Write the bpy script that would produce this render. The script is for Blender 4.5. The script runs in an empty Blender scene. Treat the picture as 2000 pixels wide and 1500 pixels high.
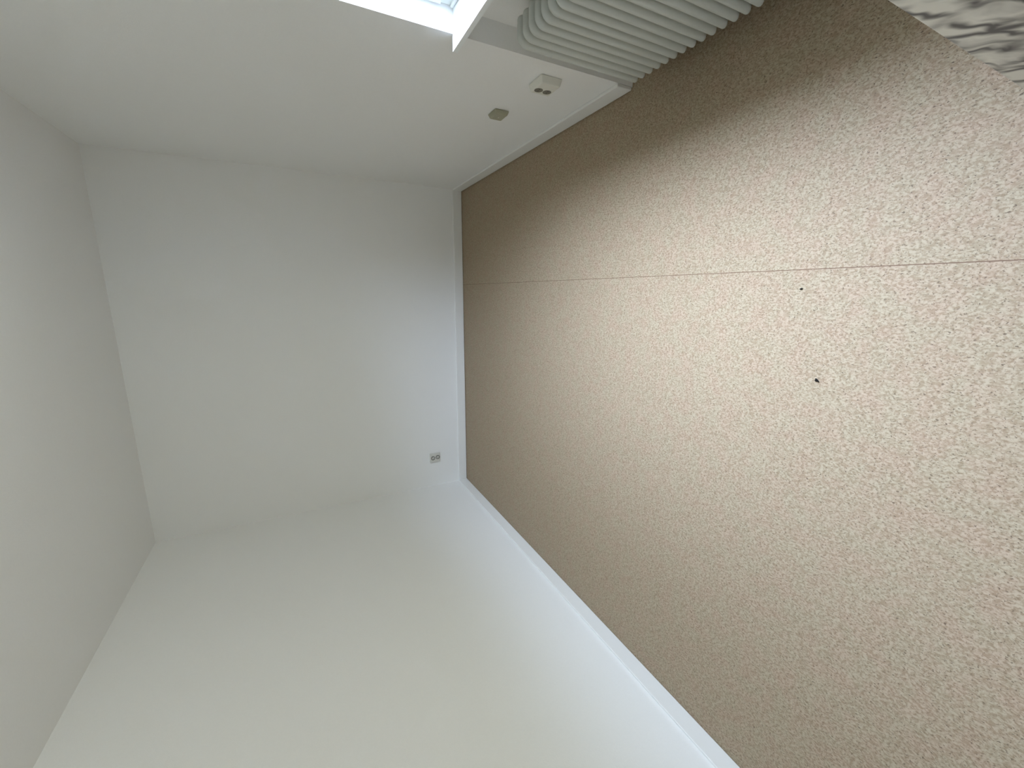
import bpy, bmesh, math, random
from mathutils import Matrix, Vector
random.seed(7)
S = bpy.context.scene

# ------------------------------------------------------------------ camera, light, exposure
cd = bpy.data.cameras.new('camera')
cd.sensor_fit = 'HORIZONTAL'; cd.sensor_width = 36.0
cd.lens = 819.22 * 36 / 2000
cd.clip_start = 0.02
cam = bpy.data.objects.new('camera', cd)
S.collection.objects.link(cam)
r2 = Vector((0.97756443, 0.1897444, -0.0914595))      # portrait "right"
d2 = Vector((0.00549922, -0.45704763, -0.88942522))   # portrait "down"
fw = Vector((-0.21056481, 0.86896751, -0.44783695))   # view direction
m = Matrix(((d2.x, r2.x, -fw.x, 0.0), (d2.y, r2.y, -fw.y, 0.0), (d2.z, r2.z, -fw.z, 1.5), (0, 0, 0, 1)))
cam.matrix_world = m                                   # phone held sideways: the room's up is the picture's left
S.camera = cam

W = bpy.data.worlds.new('overcast_sky'); S.world = W
W.use_nodes = True
nt = W.node_tree; nt.nodes.clear()
wo = nt.nodes.new('ShaderNodeOutputWorld'); bg = nt.nodes.new('ShaderNodeBackground')
tc = nt.nodes.new('ShaderNodeTexCoord'); sx = nt.nodes.new('ShaderNodeSeparateXYZ')
cr = nt.nodes.new('ShaderNodeValToRGB'); mr = nt.nodes.new('ShaderNodeMapRange')
mr.inputs['From Min'].default_value = -1; mr.inputs['From Max'].default_value = 1
nt.links.new(tc.outputs['Generated'], sx.inputs[0]); nt.links.new(sx.outputs['Z'], mr.inputs['Value'])
# the houses straight opposite stand higher than those seen slantwise
hx = nt.nodes.new('ShaderNodeMapRange'); hx.interpolation_type = 'SMOOTHSTEP'
hx.inputs['From Min'].default_value = 0.70; hx.inputs['From Max'].default_value = 0.90; hx.inputs['To Max'].default_value = 0.065
nt.links.new(sx.outputs['X'], hx.inputs['Value'])
sb = nt.nodes.new('ShaderNodeMath'); sb.operation = 'SUBTRACT'
nt.links.new(mr.outputs[0], sb.inputs[0]); nt.links.new(hx.outputs[0], sb.inputs[1])
nt.links.new(sb.outputs[0], cr.inputs[0]); nt.links.new(cr.outputs[0], bg.inputs[0]); nt.links.new(bg.outputs[0], wo.inputs[0])
e = cr.color_ramp.elements
# street and ground, the dark row of trees and houses opposite, overcast sky above them
e[0].position = 0.0; e[0].color = (0.10, 0.10, 0.09, 1)
e[1].position = 1.0; e[1].color = (0.88, 0.98, 1.26, 1)
a = e.new(0.50); a.color = (0.10, 0.10, 0.09, 1)
a = e.new(0.635); a.color = (0.14, 0.15, 0.14, 1)
a = e.new(0.70); a.color = (0.59, 0.68, 0.89, 1)
a = e.new(0.84); a.color = (0.76, 0.87, 1.14, 1)
bg.inputs[1].default_value = 56.0

pl = bpy.data.lights.new('window_portal', 'AREA'); pl.shape = 'RECTANGLE'; pl.size = 1.56; pl.size_y = 1.36
pl.cycles.is_portal = True
po = bpy.data.objects.new('window_portal', pl); S.collection.objects.link(po)
po.location = (1.13, 1.06, 1.62); po.rotation_euler = (0, math.radians(90), 0)

S.view_settings.view_transform = 'Standard'; S.view_settings.look = 'None'
S.view_settings.gamma = 1.0; S.view_settings.use_curve_mapping = False
S.view_settings.exposure = 0.21
S.render.engine = 'CYCLES'
S.cycles.max_bounces = 14; S.cycles.diffuse_bounces = 10
S.cycles.use_denoising = True

# ------------------------------------------------------------------ helpers
def mat(name, col, rough=0.6, spec=0.4, build=None):
    M = bpy.data.materials.new(name); M.use_nodes = True
    b = M.node_tree.nodes['Principled BSDF']
    b.inputs['Base Color'].default_value = (*col, 1); b.inputs['Roughness'].default_value = rough
    b.inputs['Specular IOR Level'].default_value = spec
    if build: build(M.node_tree, b)
    return M

def N(t, kind, **kw):
    n = t.nodes.new(kind)
    for k, v in kw.items():
        if k in n.inputs.keys(): n.inputs[k].default_value = v
        else: setattr(n, k, v)
    return n

def paint(scale, bump, var):
    def f(t, b):
        co = N(t, 'ShaderNodeTexCoord')
        n = N(t, 'ShaderNodeTexNoise', Scale=scale, Detail=4.0)
        t.links.new(co.outputs['Object'], n.inputs['Vector'])
        bp = N(t, 'ShaderNodeBump', Strength=bump, Distance=0.002)
        t.links.new(n.outputs[0], bp.inputs['Height']); t.links.new(bp.outputs[0], b.inputs['Normal'])
        if var:
            c = tuple(b.inputs['Base Color'].default_value)
            mx = N(t, 'ShaderNodeMix', data_type='RGBA')
            mx.inputs[6].default_value = c; mx.inputs[7].default_value = tuple(x * (1 - var) for x in c[:3]) + (1,)
            n2 = N(t, 'ShaderNodeTexNoise', Scale=scale * 0.5, Detail=3.0)
            t.links.new(co.outputs['Object'], n2.inputs['Vector'])
            t.links.new(n2.outputs[0], mx.inputs[0]); t.links.new(mx.outputs[2], b.inputs['Base Color'])
    return f

M_wall = mat('wall_paint', (0.86, 0.862, 0.85), 0.55, 0.3, paint(260, 0.25, 0.04))
M_ceil = mat('ceiling_paint', (0.86, 0.86, 0.85), 0.8, 0.2, paint(200, 0.25, 0.04))
M_trim = mat('white_gloss_trim', (0.80, 0.80, 0.78), 0.35, 0.5, paint(60, 0.05, 0.02))
M_sill = mat('white_sill_paint', (0.84, 0.87, 0.87), 0.3, 0.5, paint(40, 0.03, 0.0))
M_rad = mat('radiator_enamel', (0.55, 0.57, 0.53), 0.38, 0.5, paint(90, 0.05, 0.03))
M_plast = mat('aged_white_plastic', (0.72, 0.71, 0.64), 0.45, 0.4, paint(120, 0.03, 0.03))
M_plast2 = mat('grey_white_plastic', (0.66, 0.65, 0.60), 0.45, 0.4, paint(120, 0.03, 0.03))
M_olive = mat('yellowed_plastic', (0.40, 0.39, 0.29), 0.5, 0.4, paint(300, 0.2, 0.15))
M_hole = mat('socket_recess_plastic', (0.20, 0.185, 0.15), 0.6, 0.3, paint(120, 0.03, 0.02))
M_ring = mat('socket_ring_plastic', (0.07, 0.07, 0.055), 0.5, 0.3, paint(120, 0.03, 0.02))
M_pin = mat('dark_contact', (0.03, 0.03, 0.025), 0.5, 0.4, paint(120, 0.03, 0.02))
M_crumb = mat('dark_grit', (0.012, 0.01, 0.008), 0.8, 0.2, paint(400, 0.3, 0.3))
M_crumb2 = mat('pale_grit', (0.8, 0.78, 0.74), 0.8, 0.2, paint(400, 0.3, 0.3))

def floor_nodes(t, b):
    L = t.links
    co = N(t, 'ShaderNodeTexCoord')
    mp = N(t, 'ShaderNodeMapping'); mp.inputs['Scale'].default_value = (1.0, 0.66, 1.0)
    mp.inputs['Rotation'].default_value = (0, 0, math.radians(8))
    L.new(co.outputs['Object'], mp.inputs['Vector'])
    def noise(scale, det, lac=2.0, vec=mp.outputs[0], dist=0.0, rough=0.55):
        n = N(t, 'ShaderNodeTexNoise', Scale=scale, Detail=det, Distortion=dist, Roughness=rough)
        L.new(vec, n.inputs['Vector']); return n.outputs[0]
    def ramp(src, p0, p1, c0=(0, 0, 0, 1), c1=(1, 1, 1, 1)):
        r = N(t, 'ShaderNodeValToRGB'); r.color_ramp.elements[0].position = p0; r.color_ramp.elements[1].position = p1
        r.color_ramp.elements[0].color = c0; r.color_ramp.elements[1].color = c1
        L.new(src, r.inputs[0]); return r.outputs[0]
    def mix(fac, a, c):
        x = N(t, 'ShaderNodeMix', data_type='RGBA')
        if isinstance(fac, float): x.inputs[0].default_value = fac
        else: L.new(fac, x.inputs[0])
        for i, v in ((6, a), (7, c)):
            if isinstance(v, tuple): x.inputs[i].default_value = (*v, 1)
            else: L.new(v, x.inputs[i])
        return x.outputs[2]
    fl = noise(165, 3, dist=0.5)
    base = mix(ramp(fl, 0.34, 0.56), FLOOR_DARK, FLOOR_LIGHT)
    fl2 = noise(88, 4, dist=1.0)
    base = mix(ramp(fl2, 0.50, 0.66), base, FLOOR_MID)
    fk = noise(240, 2, dist=0.5)                       # small dark flecks
    base = mix(ramp(fk, 0.60, 0.68), base, FLOOR_FLECK)
    pk = noise(14, 3, vec=co.outputs['Object'])        # pinkish clouds
    base2 = N(t, 'ShaderNodeMix', data_type='RGBA', blend_type='MULTIPLY'); base2.inputs[0].default_value = 1.0
    L.new(base, base2.inputs[6]); L.new(ramp(pk, 0.40, 0.64, (0.97, 1.0, 0.97, 1), (1.0, 0.955, 0.945, 1)), base2.inputs[7])
    # welded seam between the two sheets, running away from the camera
    sp = N(t, 'ShaderNodeSeparateXYZ'); L.new(co.outputs['Object'], sp.inputs[0])
    s1 = N(t, 'ShaderNodeMath', operation='SUBTRACT'); L.new(sp.outputs[0], s1.inputs[0]); s1.inputs[1].default_value = 0.0825
    s2 = N(t, 'ShaderNodeMath', operation='ABSOLUTE'); L.new(s1.outputs[0], s2.inputs[0])
    s3 = N(t, 'ShaderNodeMath', operation='LESS_THAN'); L.new(s2.outputs[0], s3.inputs[0]); s3.inputs[1].default_value = 0.0013
    fin = mix(s3.outputs[0], base2.outputs[2], (0.15, 0.09, 0.055))
    L.new(fin, b.inputs['Base Color'])
    bp = N(t, 'ShaderNodeBump', Strength=0.35, Distance=0.001)
    L.new(noise(160, 4), bp.inputs['Height']); L.new(bp.outputs[0], b.inputs['Normal'])
FLOOR_DARK = (0.249, 0.181, 0.114)
FLOOR_LIGHT = (0.404, 0.323, 0.230)
FLOOR_MID = (0.292, 0.217, 0.142)
FLOOR_FLECK = (0.138, 0.099, 0.065)
M_floor = mat('speckled_linoleum', FLOOR_LIGHT, 0.6, 0.28, floor_nodes)

def marble_nodes(t, b):
    L = t.links
    co = N(t, 'ShaderNodeTexCoord')
    def wob(scale, amt, vec):
        n = N(t, 'ShaderNodeTexNoise', Scale=scale, Detail=2.0); L.new(vec, n.inputs['Vector'])
        s = N(t, 'ShaderNodeVectorMath', operation='SUBTRACT'); L.new(n.outputs[1], s.inputs[0]); s.inputs[1].default_value = (0.5, 0.5, 0.5)
        m_ = N(t, 'ShaderNodeVectorMath', operation='SCALE'); L.new(s.outputs[0], m_.inputs[0]); m_.inputs['Scale'].default_value = amt
        a = N(t, 'ShaderNodeVectorMath', operation='ADD'); L.new(vec, a.inputs[0]); L.new(m_.outputs[0], a.inputs[1]); return a.outputs[0]
    w = wob(11.0, 0.075, co.outputs['Object'])
    # veins run steeply down the face, leaning towards the back: long lens-shaped white islands between smoky bands
    mp = N(t, 'ShaderNodeMapping'); mp.inputs['Rotation'].default_value = (math.radians(31), 0, 0)
    L.new(w, mp.inputs['Vector'])
    m2 = N(t, 'ShaderNodeMapping'); m2.inputs['Scale'].default_value = (4.5, 30.0, 10.0); m2.inputs['Location'].default_value = (0.3, 0.2, 0.4)
    L.new(mp.outputs[0], m2.inputs['Vector'])
    vo = N(t, 'ShaderNodeTexVoronoi', Scale=1.0); vo.feature = 'DISTANCE_TO_EDGE'; L.new(m2.outputs[0], vo.inputs['Vector'])
    r = N(t, 'ShaderNodeMapRange'); r.inputs['From Min'].default_value = 0.02; r.inputs['From Max'].default_value = 0.30
    r.inputs['To Min'].default_value = 1.0; r.inputs['To Max'].default_value = 0.0; r.interpolation_type = 'SMOOTHSTEP'
    L.new(vo.outputs['Distance'], r.inputs['Value'])
    n = N(t, 'ShaderNodeTexNoise', Scale=0.8, Detail=3.0); L.new(m2.outputs[0], n.inputs['Vector'])
    r2_ = N(t, 'ShaderNodeMapRange'); r2_.inputs['From Min'].default_value = 0.30; r2_.inputs['From Max'].default_value = 0.55
    L.new(n.outputs[0], r2_.inputs['Value'])
    f = N(t, 'ShaderNodeMath', operation='MULTIPLY'); L.new(r.outputs[0], f.inputs[0]); L.new(r2_.outputs[0], f.inputs[1])
    n3 = N(t, 'ShaderNodeTexNoise', Scale=0.5, Detail=4.0); L.new(m2.outputs[0], n3.inputs['Vector'])
    r3 = N(t, 'ShaderNodeMapRange'); r3.inputs['From Min'].default_value = 0.48; r3.inputs['From Max'].default_value = 0.70; r3.inputs['To Max'].default_value = 0.55
    L.new(n3.outputs[0], r3.inputs['Value'])
    g = N(t, 'ShaderNodeMath', operation='MAXIMUM'); L.new(f.outputs[0], g.inputs[0]); L.new(r3.outputs[0], g.inputs[1])
    x = N(t, 'ShaderNodeMix', data_type='RGBA'); x.inputs[6].default_value = (0.84, 0.84, 0.80, 1); x.inputs[7].default_value = (0.10, 0.10, 0.11, 1)
    L.new(g.outputs[0], x.inputs[0]); L.new(x.outputs[2], b.inputs['Base Color'])
M_marble = mat('grey_veined_marble', (0.6, 0.6, 0.57), 0.45, 0.4, marble_nodes)

M_glass = bpy.data.materials.new('window_glass'); M_glass.use_nodes = True
t = M_glass.node_tree; t.nodes.clear()
o_ = N(t, 'ShaderNodeOutputMaterial'); tr = N(t, 'ShaderNodeBsdfTransparent'); gl = N(t, 'ShaderNodeBsdfGlossy', Roughness=0.0)
tr.inputs[0].default_value = (0.95, 0.97, 0.96, 1)
lw = N(t, 'ShaderNodeLayerWeight', Blend=0.5); pw = N(t, 'ShaderNodeMath', operation='POWER'); pw.inputs[1].default_value = 5.0
fr = N(t, 'ShaderNodeMath', operation='MULTIPLY_ADD'); fr.inputs[1].default_value = 0.9; fr.inputs[2].default_value = 0.04
mx = N(t, 'ShaderNodeMixShader')
t.links.new(lw.outputs['Facing'], pw.inputs[0]); t.links.new(pw.outputs[0], fr.inputs[0]); t.links.new(fr.outputs[0], mx.inputs[0]); t.links.new(tr.outputs[0], mx.inputs[1]); t.links.new(gl.outputs[0], mx.inputs[2]); t.links.new(mx.outputs[0], o_.inputs[0])

def box(bm, x0, x1, y0, y1, z0, z1):
    vs = [bm.verts.new((x, y, z)) for x in (x0, x1) for y in (y0, y1) for z in (z0, z1)]
    for f in ((0, 1, 3, 2), (4, 6, 7, 5), (0, 4, 5, 1), (2, 3, 7, 6), (0, 2, 6, 4), (1, 5, 7, 3)):
        bm.faces.new([vs[i] for i in f])

def obj(name, bm, m, parent=None, bevel=0, seg=3, smooth=False):
    bmesh.ops.recalc_face_normals(bm, faces=bm.faces)
    me = bpy.data.meshes.new(name); bm.to_mesh(me); bm.free()
    me.materials.append(m)
    o = bpy.data.objects.new(name, me); S.collection.objects.link(o)
    if parent: o.parent = parent
    if bevel:
        md = o.modifiers.new('bevel', 'BEVEL'); md.width = bevel; md.segments = seg; md.limit_method = 'ANGLE'; md.angle_limit = math.radians(30)
    if smooth or bevel:
        for p in me.polygons: p.use_smooth = True
        if bevel:
            w = o.modifiers.new('wn', 'WEIGHTED_NORMAL')
    return o

def boxobj(name, dims, m, parent=None, bevel=0, seg=3):
    bm = bmesh.new(); box(bm, *dims); return obj(name, bm, m, parent, bevel, seg)

def struct(o): o['kind'] = 'structure'; return o

def empty(name, loc):
    o = bpy.data.objects.new(name, None); o.location = loc; S.collection.objects.link(o); return o

def tag(o, label, cat, group=None):
    o['label'] = label; o['category'] = cat
    if group: o['group'] = group
    return o

# ------------------------------------------------------------------ the room
XL, XR, YF, YB, ZC = -1.958, 0.943, 3.969, -1.3, 2.648
NY0, NY1, NX = 0.42, 1.703, 1.03       # window niche: near edge, far edge, depth of its back
SILL = 0.877; TOP = 2.36
T = 0.3
struct(boxobj('floor', (XL - T, XR + T + 0.1, YB - T, YF + T, -0.2, 0.0), M_floor))
struct(boxobj('ceiling', (XL - T, XR + T + 0.1, YB - T, YF + T, ZC, ZC + 0.2), M_ceil))
struct(boxobj('wall_far', (XL - T, XR + T, YF, YF + T, 0, ZC), M_wall))
struct(boxobj('wall_left', (XL - T, XL, YB, YF, 0, ZC), M_wall))
struct(boxobj('wall_back', (XL - T, XR + T, YB - T, YB, 0, ZC), M_wall))
bm = bmesh.new()
XO = XR + 0.22
box(bm, XR, XO, NY1, YF, 0, ZC)                 # pier beyond the window
box(bm, XR, XO, YB, NY0, 0, ZC)                 # pier before the window
box(bm, XR, XO, NY0, NY1, TOP, ZC)              # lintel
box(bm, NX, XO, NY0, NY1, 0, SILL - 0.018)      # thinner wall behind the radiator
struct(obj('wall_right', bm, M_wall))

BH = 0.089
def baseboard(name, x0, x1, y0, y1, z0=0.003):
    struct(boxobj(name, (x0, x1, y0, y1, z0, BH), M_trim, bevel=0.004))
baseboard('baseboard_far', XL + 0.012, XR, YF - 0.012, YF)
baseboard('baseboard_left', XL, XL + 0.012, YB, YF, 0.001)
baseboard('baseboard_right', XR - 0.015, XR, NY1, YF - 0.012, 0.004)
baseboard('baseboard_back', XL + 0.012, XR, YB, YB + 0.012)

# window: frame, opening sash, pane, sill board
win = empty('window_1', (NX, (NY0 + NY1) / 2, SILL)); win['kind'] = 'structure'
def wchild(o): o.parent = win; o.matrix_parent_inverse = Matrix.Translation(-win.location); return o
bm = bmesh.new()
FX0, FX1 = NX, NX + 0.07
fwid = 0.045
box(bm, FX0, FX1, NY1 - fwid, NY1, SILL, TOP); box(bm, FX0, FX1, NY0, NY0 + fwid, SILL, TOP)
box(bm, FX0, FX1, NY0 + fwid, NY1 - fwid, SILL, SILL + fwid); box(bm, FX0, FX1, NY0 + fwid, NY1 - fwid, TOP - fwid, TOP)
wchild(obj('window_frame', bm, M_sill, bevel=0.004))
ym = (NY0 + NY1) / 2
for (ya, yb) in ((NY0 + fwid, ym), (ym, NY1 - fwid)):
    bm = bmesh.new(); sw = 0.05; x0, x1 = FX0 + 0.012, FX1 - 0.008; za, zb = SILL + fwid, TOP - fwid
    box(bm, x0, x1, ya, ya + sw, za, zb); box(bm, x0, x1, yb - sw, yb, za, zb)
    box(bm, x0, x1, ya + sw, yb - sw, za, za + sw); box(bm, x0, x1, ya + sw, yb - sw, zb - sw, zb)
    s = wchild(obj('sash', bm, M_sill, bevel=0.003))
    p = boxobj('pane', (x0 + 0.02, x0 + 0.024, ya + sw, yb - sw, za + sw, zb - sw), M_glass); p.parent = s
# turned window catch low on the frame, and the bead along the bottom
bm = bmesh.new(); box(bm, FX0 - 0.012, FX0, NY0 + 0.02, NY1 - 0.008, SILL, SILL + 0.014); wchild(obj('glazing_bead', bm, M_sill, bevel=0.005))
bm = bmesh.new()
bmesh.ops.create_cone(bm, cap_ends=True, segments=20, radius1=0.007, radius2=0.007, depth=0.07, matrix=Matrix.Translation((FX0 - 0.004, NY1 - 0.012, SILL + 0.085)))
wchild(obj('hinge', bm, M_sill, bevel=0.002))
# sill board: fills the niche and projects into the room, its far end just lapping the wall
bm = bmesh.new()
pts = [(NX, NY0), (NX, NY1), (XR, NY1), (XR, NY1 + 0.007), (XR - 0.055, NY1 + 0.007), (XR - 0.038, NY0 - 0.007), (XR, NY0 - 0.007), (XR, NY0)]
lo = [bm.verts.new((x, y, SILL - 0.018)) for x, y in pts]; hi = [bm.verts.new((x, y, SILL)) for x, y in pts]
bm.faces.new(lo); bm.faces.new(hi[::-1])
for i in range(len(pts)):
    j = (i + 1) % len(pts); bm.faces.new((lo[i], lo[j], hi[j], hi[i]))
wchild(obj('window_sill', bm, M_sill))

# ------------------------------------------------------------------ radiator in the niche
rad = tag(empty('radiator', (0.94, 1.05, 0.12)), 'grey white column radiator with rounded ribs in the niche under the window sill', 'radiator')
def rchild(o, par=rad): o.parent = par; o.matrix_parent_inverse = Matrix.Translation(-rad.location); return o

def outline():
    xf, xb, zb, zt = 0.876, 1.008, 0.112, 0.688
    P = []
    def arc(cx, cz, r, a0, a1, n, rz=None):
        rz = rz or r
        for i in range(n + 1):
            a = math.radians(a0 + (a1 - a0) * i / n); P.append((cx + r * math.cos(a), cz + rz * math.sin(a)))
    arc(xf + 0.016, zb + 0.016, 0.016, 270, 180, 5)      # bottom front
    arc(xf + 0.036, zt - 0.040, 0.036, 180, 90, 7, 0.040)   # front shoulder
    arc(xb - 0.046, zt - 0.030, 0.022, 90, 20, 4, 0.030)
    arc(xb - 0.018, zt - 0.052, 0.018, 75, 0, 4, 0.026)  # stepped rear shoulder
    arc(xb - 0.016, zb + 0.016, 0.016, 360, 270, 5)
    return P
OL = outline()
def offset(P, d):
    n = len(P); out = []
    for i in range(n):
        a, b_, c = Vector(P[i - 1]), Vector(P[i]), Vector(P[(i + 1) % n])
        t1 = (b_ - a); t2 = (c - b_)
        t1 = t1.normalized() if t1.length > 1e-9 else t2.normalized(); t2 = t2.normalized() if t2.length > 1e-9 else t1
        n1 = Vector((t1.y, -t1.x)); n2 = Vector((t2.y, -t2.x)); nn = (n1 + n2)
        nn = nn.normalized() if nn.length > 1e-6 else n1
        out.append(b_ + nn * d / max(0.6, nn.dot(n1)))
    return out
area = sum(OL[i - 1][0] * OL[i][1] - OL[i][0] * OL[i - 1][1] for i in range(len(OL)))
sgn = -1 if area > 0 else 1                          # inward offset
PITCH, HALF = 0.0418, 0.0162
def section_mesh():
    bm = bmesh.new(); rings = []
    K = 6
    for k in range(-K, K + 1):
        a = k / K * math.radians(86)
        y = HALF * math.sin(a); ins = 0.024 * (1 - math.cos(a)) ** 0.85
        rings.append([bm.verts.new((q[0], y, q[1])) for q in offset(OL, sgn * ins)])
    for A, B in zip(rings, rings[1:]):
        for i in range(len(A)):
            j = (i + 1) % len(A); bm.faces.new((A[i], A[j], B[j], B[i]))
    bm.faces.new(rings[0]); bm.faces.new(rings[-1])
    return bm
NSEC = 23
Y1 = 1.548
first = obj('radiator_section', section_mesh(), M_rad, smooth=True)
first.location = (0, Y1, 0); rchild(first)
for k in range(1, NSEC):
    c = first.copy(); S.collection.objects.link(c); c.location = (0, Y1 - PITCH * k, 0)
ylo = Y1 - PITCH * (NSEC - 1)
for z in (0.165, 0.615):
    bm = bmesh.new()
    bmesh.ops.create_cone(bm, cap_ends=True, segments=24, radius1=0.016, radius2=0.016, depth=Y1 - ylo + 0.02,
                          matrix=Matrix.Translation((0.945, (Y1 + ylo) / 2, z)) @ Matrix.Rotation(math.radians(90), 4, 'X'))
    rchild(obj('header_pipe', bm, M_rad, smooth=True))
for y in (ylo + 0.15, Y1 - PITCH * 4.5):
    bm = bmesh.new(); box(bm, 0.98, NX - 0.001, y - 0.012, y + 0.012, 0.56, 0.585); box(bm, NX - 0.006, NX - 0.001, y - 0.018, y + 0.018, 0.16, 0.60)
    rchild(obj('wall_bracket', bm, M_rad, bevel=0.002))

# ------------------------------------------------------------------ fittings on the walls
def plate(name, m, parent, c, sz, depth, axis, taper=0.006, bevel=0.004):
    """raised cover: wide at the wall, a little narrower at its face. axis 'x-': face looks to -X; 'y-': face looks to -Y"""
    bm = bmesh.new(); w, h = sz[0] / 2, sz[1] / 2
    def P(u, v, d):
        return (c[0] - d, c[1] + u, c[2] + v) if axis == 'x-' else (c[0] + u, c[1] - d, c[2] + v)
    A = [bm.verts.new(P(u * w, v * h, 0)) for u, v in ((-1, -1), (1, -1), (1, 1), (-1, 1))]
    B = [bm.verts.new(P(u * (w - taper), v * (h - taper), depth)) for u, v in ((-1, -1), (1, -1), (1, 1), (-1, 1))]
    bm.faces.new(A); bm.faces.new(B)
    for i in range(4): bm.faces.new((A[i], A[(i + 1) % 4], B[(i + 1) % 4], B[i]))
    o = obj(name, bm, m, None, bevel)
    o.parent = parent; o.matrix_parent_inverse = Matrix.Translation(-parent.location); return o

def disc(name, m, parent, c, r, axis, h=0.003, ring=None):
    bm = bmesh.new(); n = 32; rings = []
    prof = [(r, 0), (r, h), (ring, h), (ring, h * 0.1), (0.0001, h * 0.1)] if ring else [(r, 0), (r, h), (0.0001, h)]
    for (rr, d) in prof:
        R = []
        for i in range(n):
            a = 2 * math.pi * i / n; u, v = rr * math.cos(a), rr * math.sin(a)
            R.append(bm.verts.new((c[0] - d, c[1] + u, c[2] + v) if axis == 'x-' else (c[0] + u, c[1] - d, c[2] + v)))
        rings.append(R)
    for A, B in zip(rings, rings[1:]):
        for i in range(n): bm.faces.new((A[i], A[(i + 1) % n], B[(i + 1) % n], B[i]))
    bm.faces.new(rings[0]); bm.faces.new(rings[-1])
    o = obj(name, bm, m); o.parent = parent; o.matrix_parent_inverse = Matrix.Translation(-parent.location); return o

# two-hole surface socket beside the radiator niche
s = tag(empty('wall_socket', (XR, 1.855, 0.385)), 'raised off-white double wall socket beside the radiator, two dark round holes', 'socket', 'wall sockets')
plate('socket_housing', M_plast, s, (XR, 1.850, 0.385), (0.118, 0.112), 0.034, 'x-', 0.008, 0.006)
for z in (0.411, 0.367):
    d = disc('socket_opening', M_hole, s, (XR - 0.0335, 1.864, z), 0.020, 'x-', 0.0012)
    for yy in (-0.007, 0.007):
        disc('contact_hole', M_pin, d, (XR - 0.0345, 1.862 + yy, z), 0.0025, 'x-', 0.001)
# blank cable box
b_ = tag(empty('cable_box', (XR, 2.255, 0.43)), 'small yellowed blank plastic box low on the window wall, beside the raised socket', 'box')
plate('box_cover', M_olive, b_, (XR, 2.252, 0.430), (0.100, 0.088), 0.024, 'x-', 0.010, 0.008)
disc('cover_screw', M_plast2, b_, (XR - 0.0235, 2.252, 0.430), 0.004, 'x-', 0.001)
# flush socket on the far wall
s = tag(empty('wall_socket', (-1.646, YF, 0.34)), 'grey-white double socket low on the far end wall near the left corner', 'socket', 'wall sockets')
plate('socket_housing', M_plast2, s, (-1.650, YF, 0.342), (0.098, 0.108), 0.016, 'y-', 0.003, 0.003)
for (x, z) in ((-1.650, 0.366), (-1.645, 0.317)):
    d = disc('socket_opening', M_ring, s, (x, YF - 0.0158, z), 0.0200, 'y-', 0.0040, 0.0150)
    i_ = disc('socket_well', M_plast2, d, (x, YF - 0.0162, z), 0.0148, 'y-', 0.0012)
    for xx in (-0.006, 0.006):
        disc('contact_hole', M_pin, d, (x + xx, YF - 0.0172, z), 0.0028, 'y-', 0.0008)

# ------------------------------------------------------------------ marble-look upright at the camera's side
mp_ = boxobj('marble_panel', (0.441, 0.486, -0.62, 0.406, 0.0, 2.15), M_marble, bevel=0.0015)
tag(mp_, 'tall upright panel with blurred grey marble veins on white, standing close beside the camera', 'panel')

# ------------------------------------------------------------------ grit on the floor
def crumb(x, y, size, m, label, sy=0.6, h=0.4, rz=0.0, lumps=1):
    bm = bmesh.new()
    for k in range(lumps):
        r = bmesh.ops.create_icosphere(bm, subdivisions=2, radius=size * (1 if k == 0 else 0.55))
        dx, dy = (0, 0) if k == 0 else (size * random.uniform(-1, 1), size * random.uniform(-0.9, 0.9))
        for v in r['verts']:
            j = 1 + random.uniform(-0.25, 0.25)
            v.co = Vector((v.co.x * j + dx, v.co.y * sy * j + dy, v.co.z * h * j))
    zmin = min(v.co.z for v in bm.verts)
    for v in bm.verts: v.co.z -= zmin
    o = obj('floor_crumb', bm, m, smooth=True); o.location = (x, y, 0.0); o.rotation_euler = (0, 0, rz)
    tag(o, label, 'crumb', 'grit specks on the floor'); return o
crumb(-0.270, 0.737, 0.0050, M_crumb, 'larger black lumpy speck on the bare floor, well clear of the seam', 0.9, 0.5, 0.4, 4)
crumb(0.021, 0.826, 0.0046, M_crumb, 'small oval black speck on the floor just beside the seam line', 0.55, 0.4, 1.9)
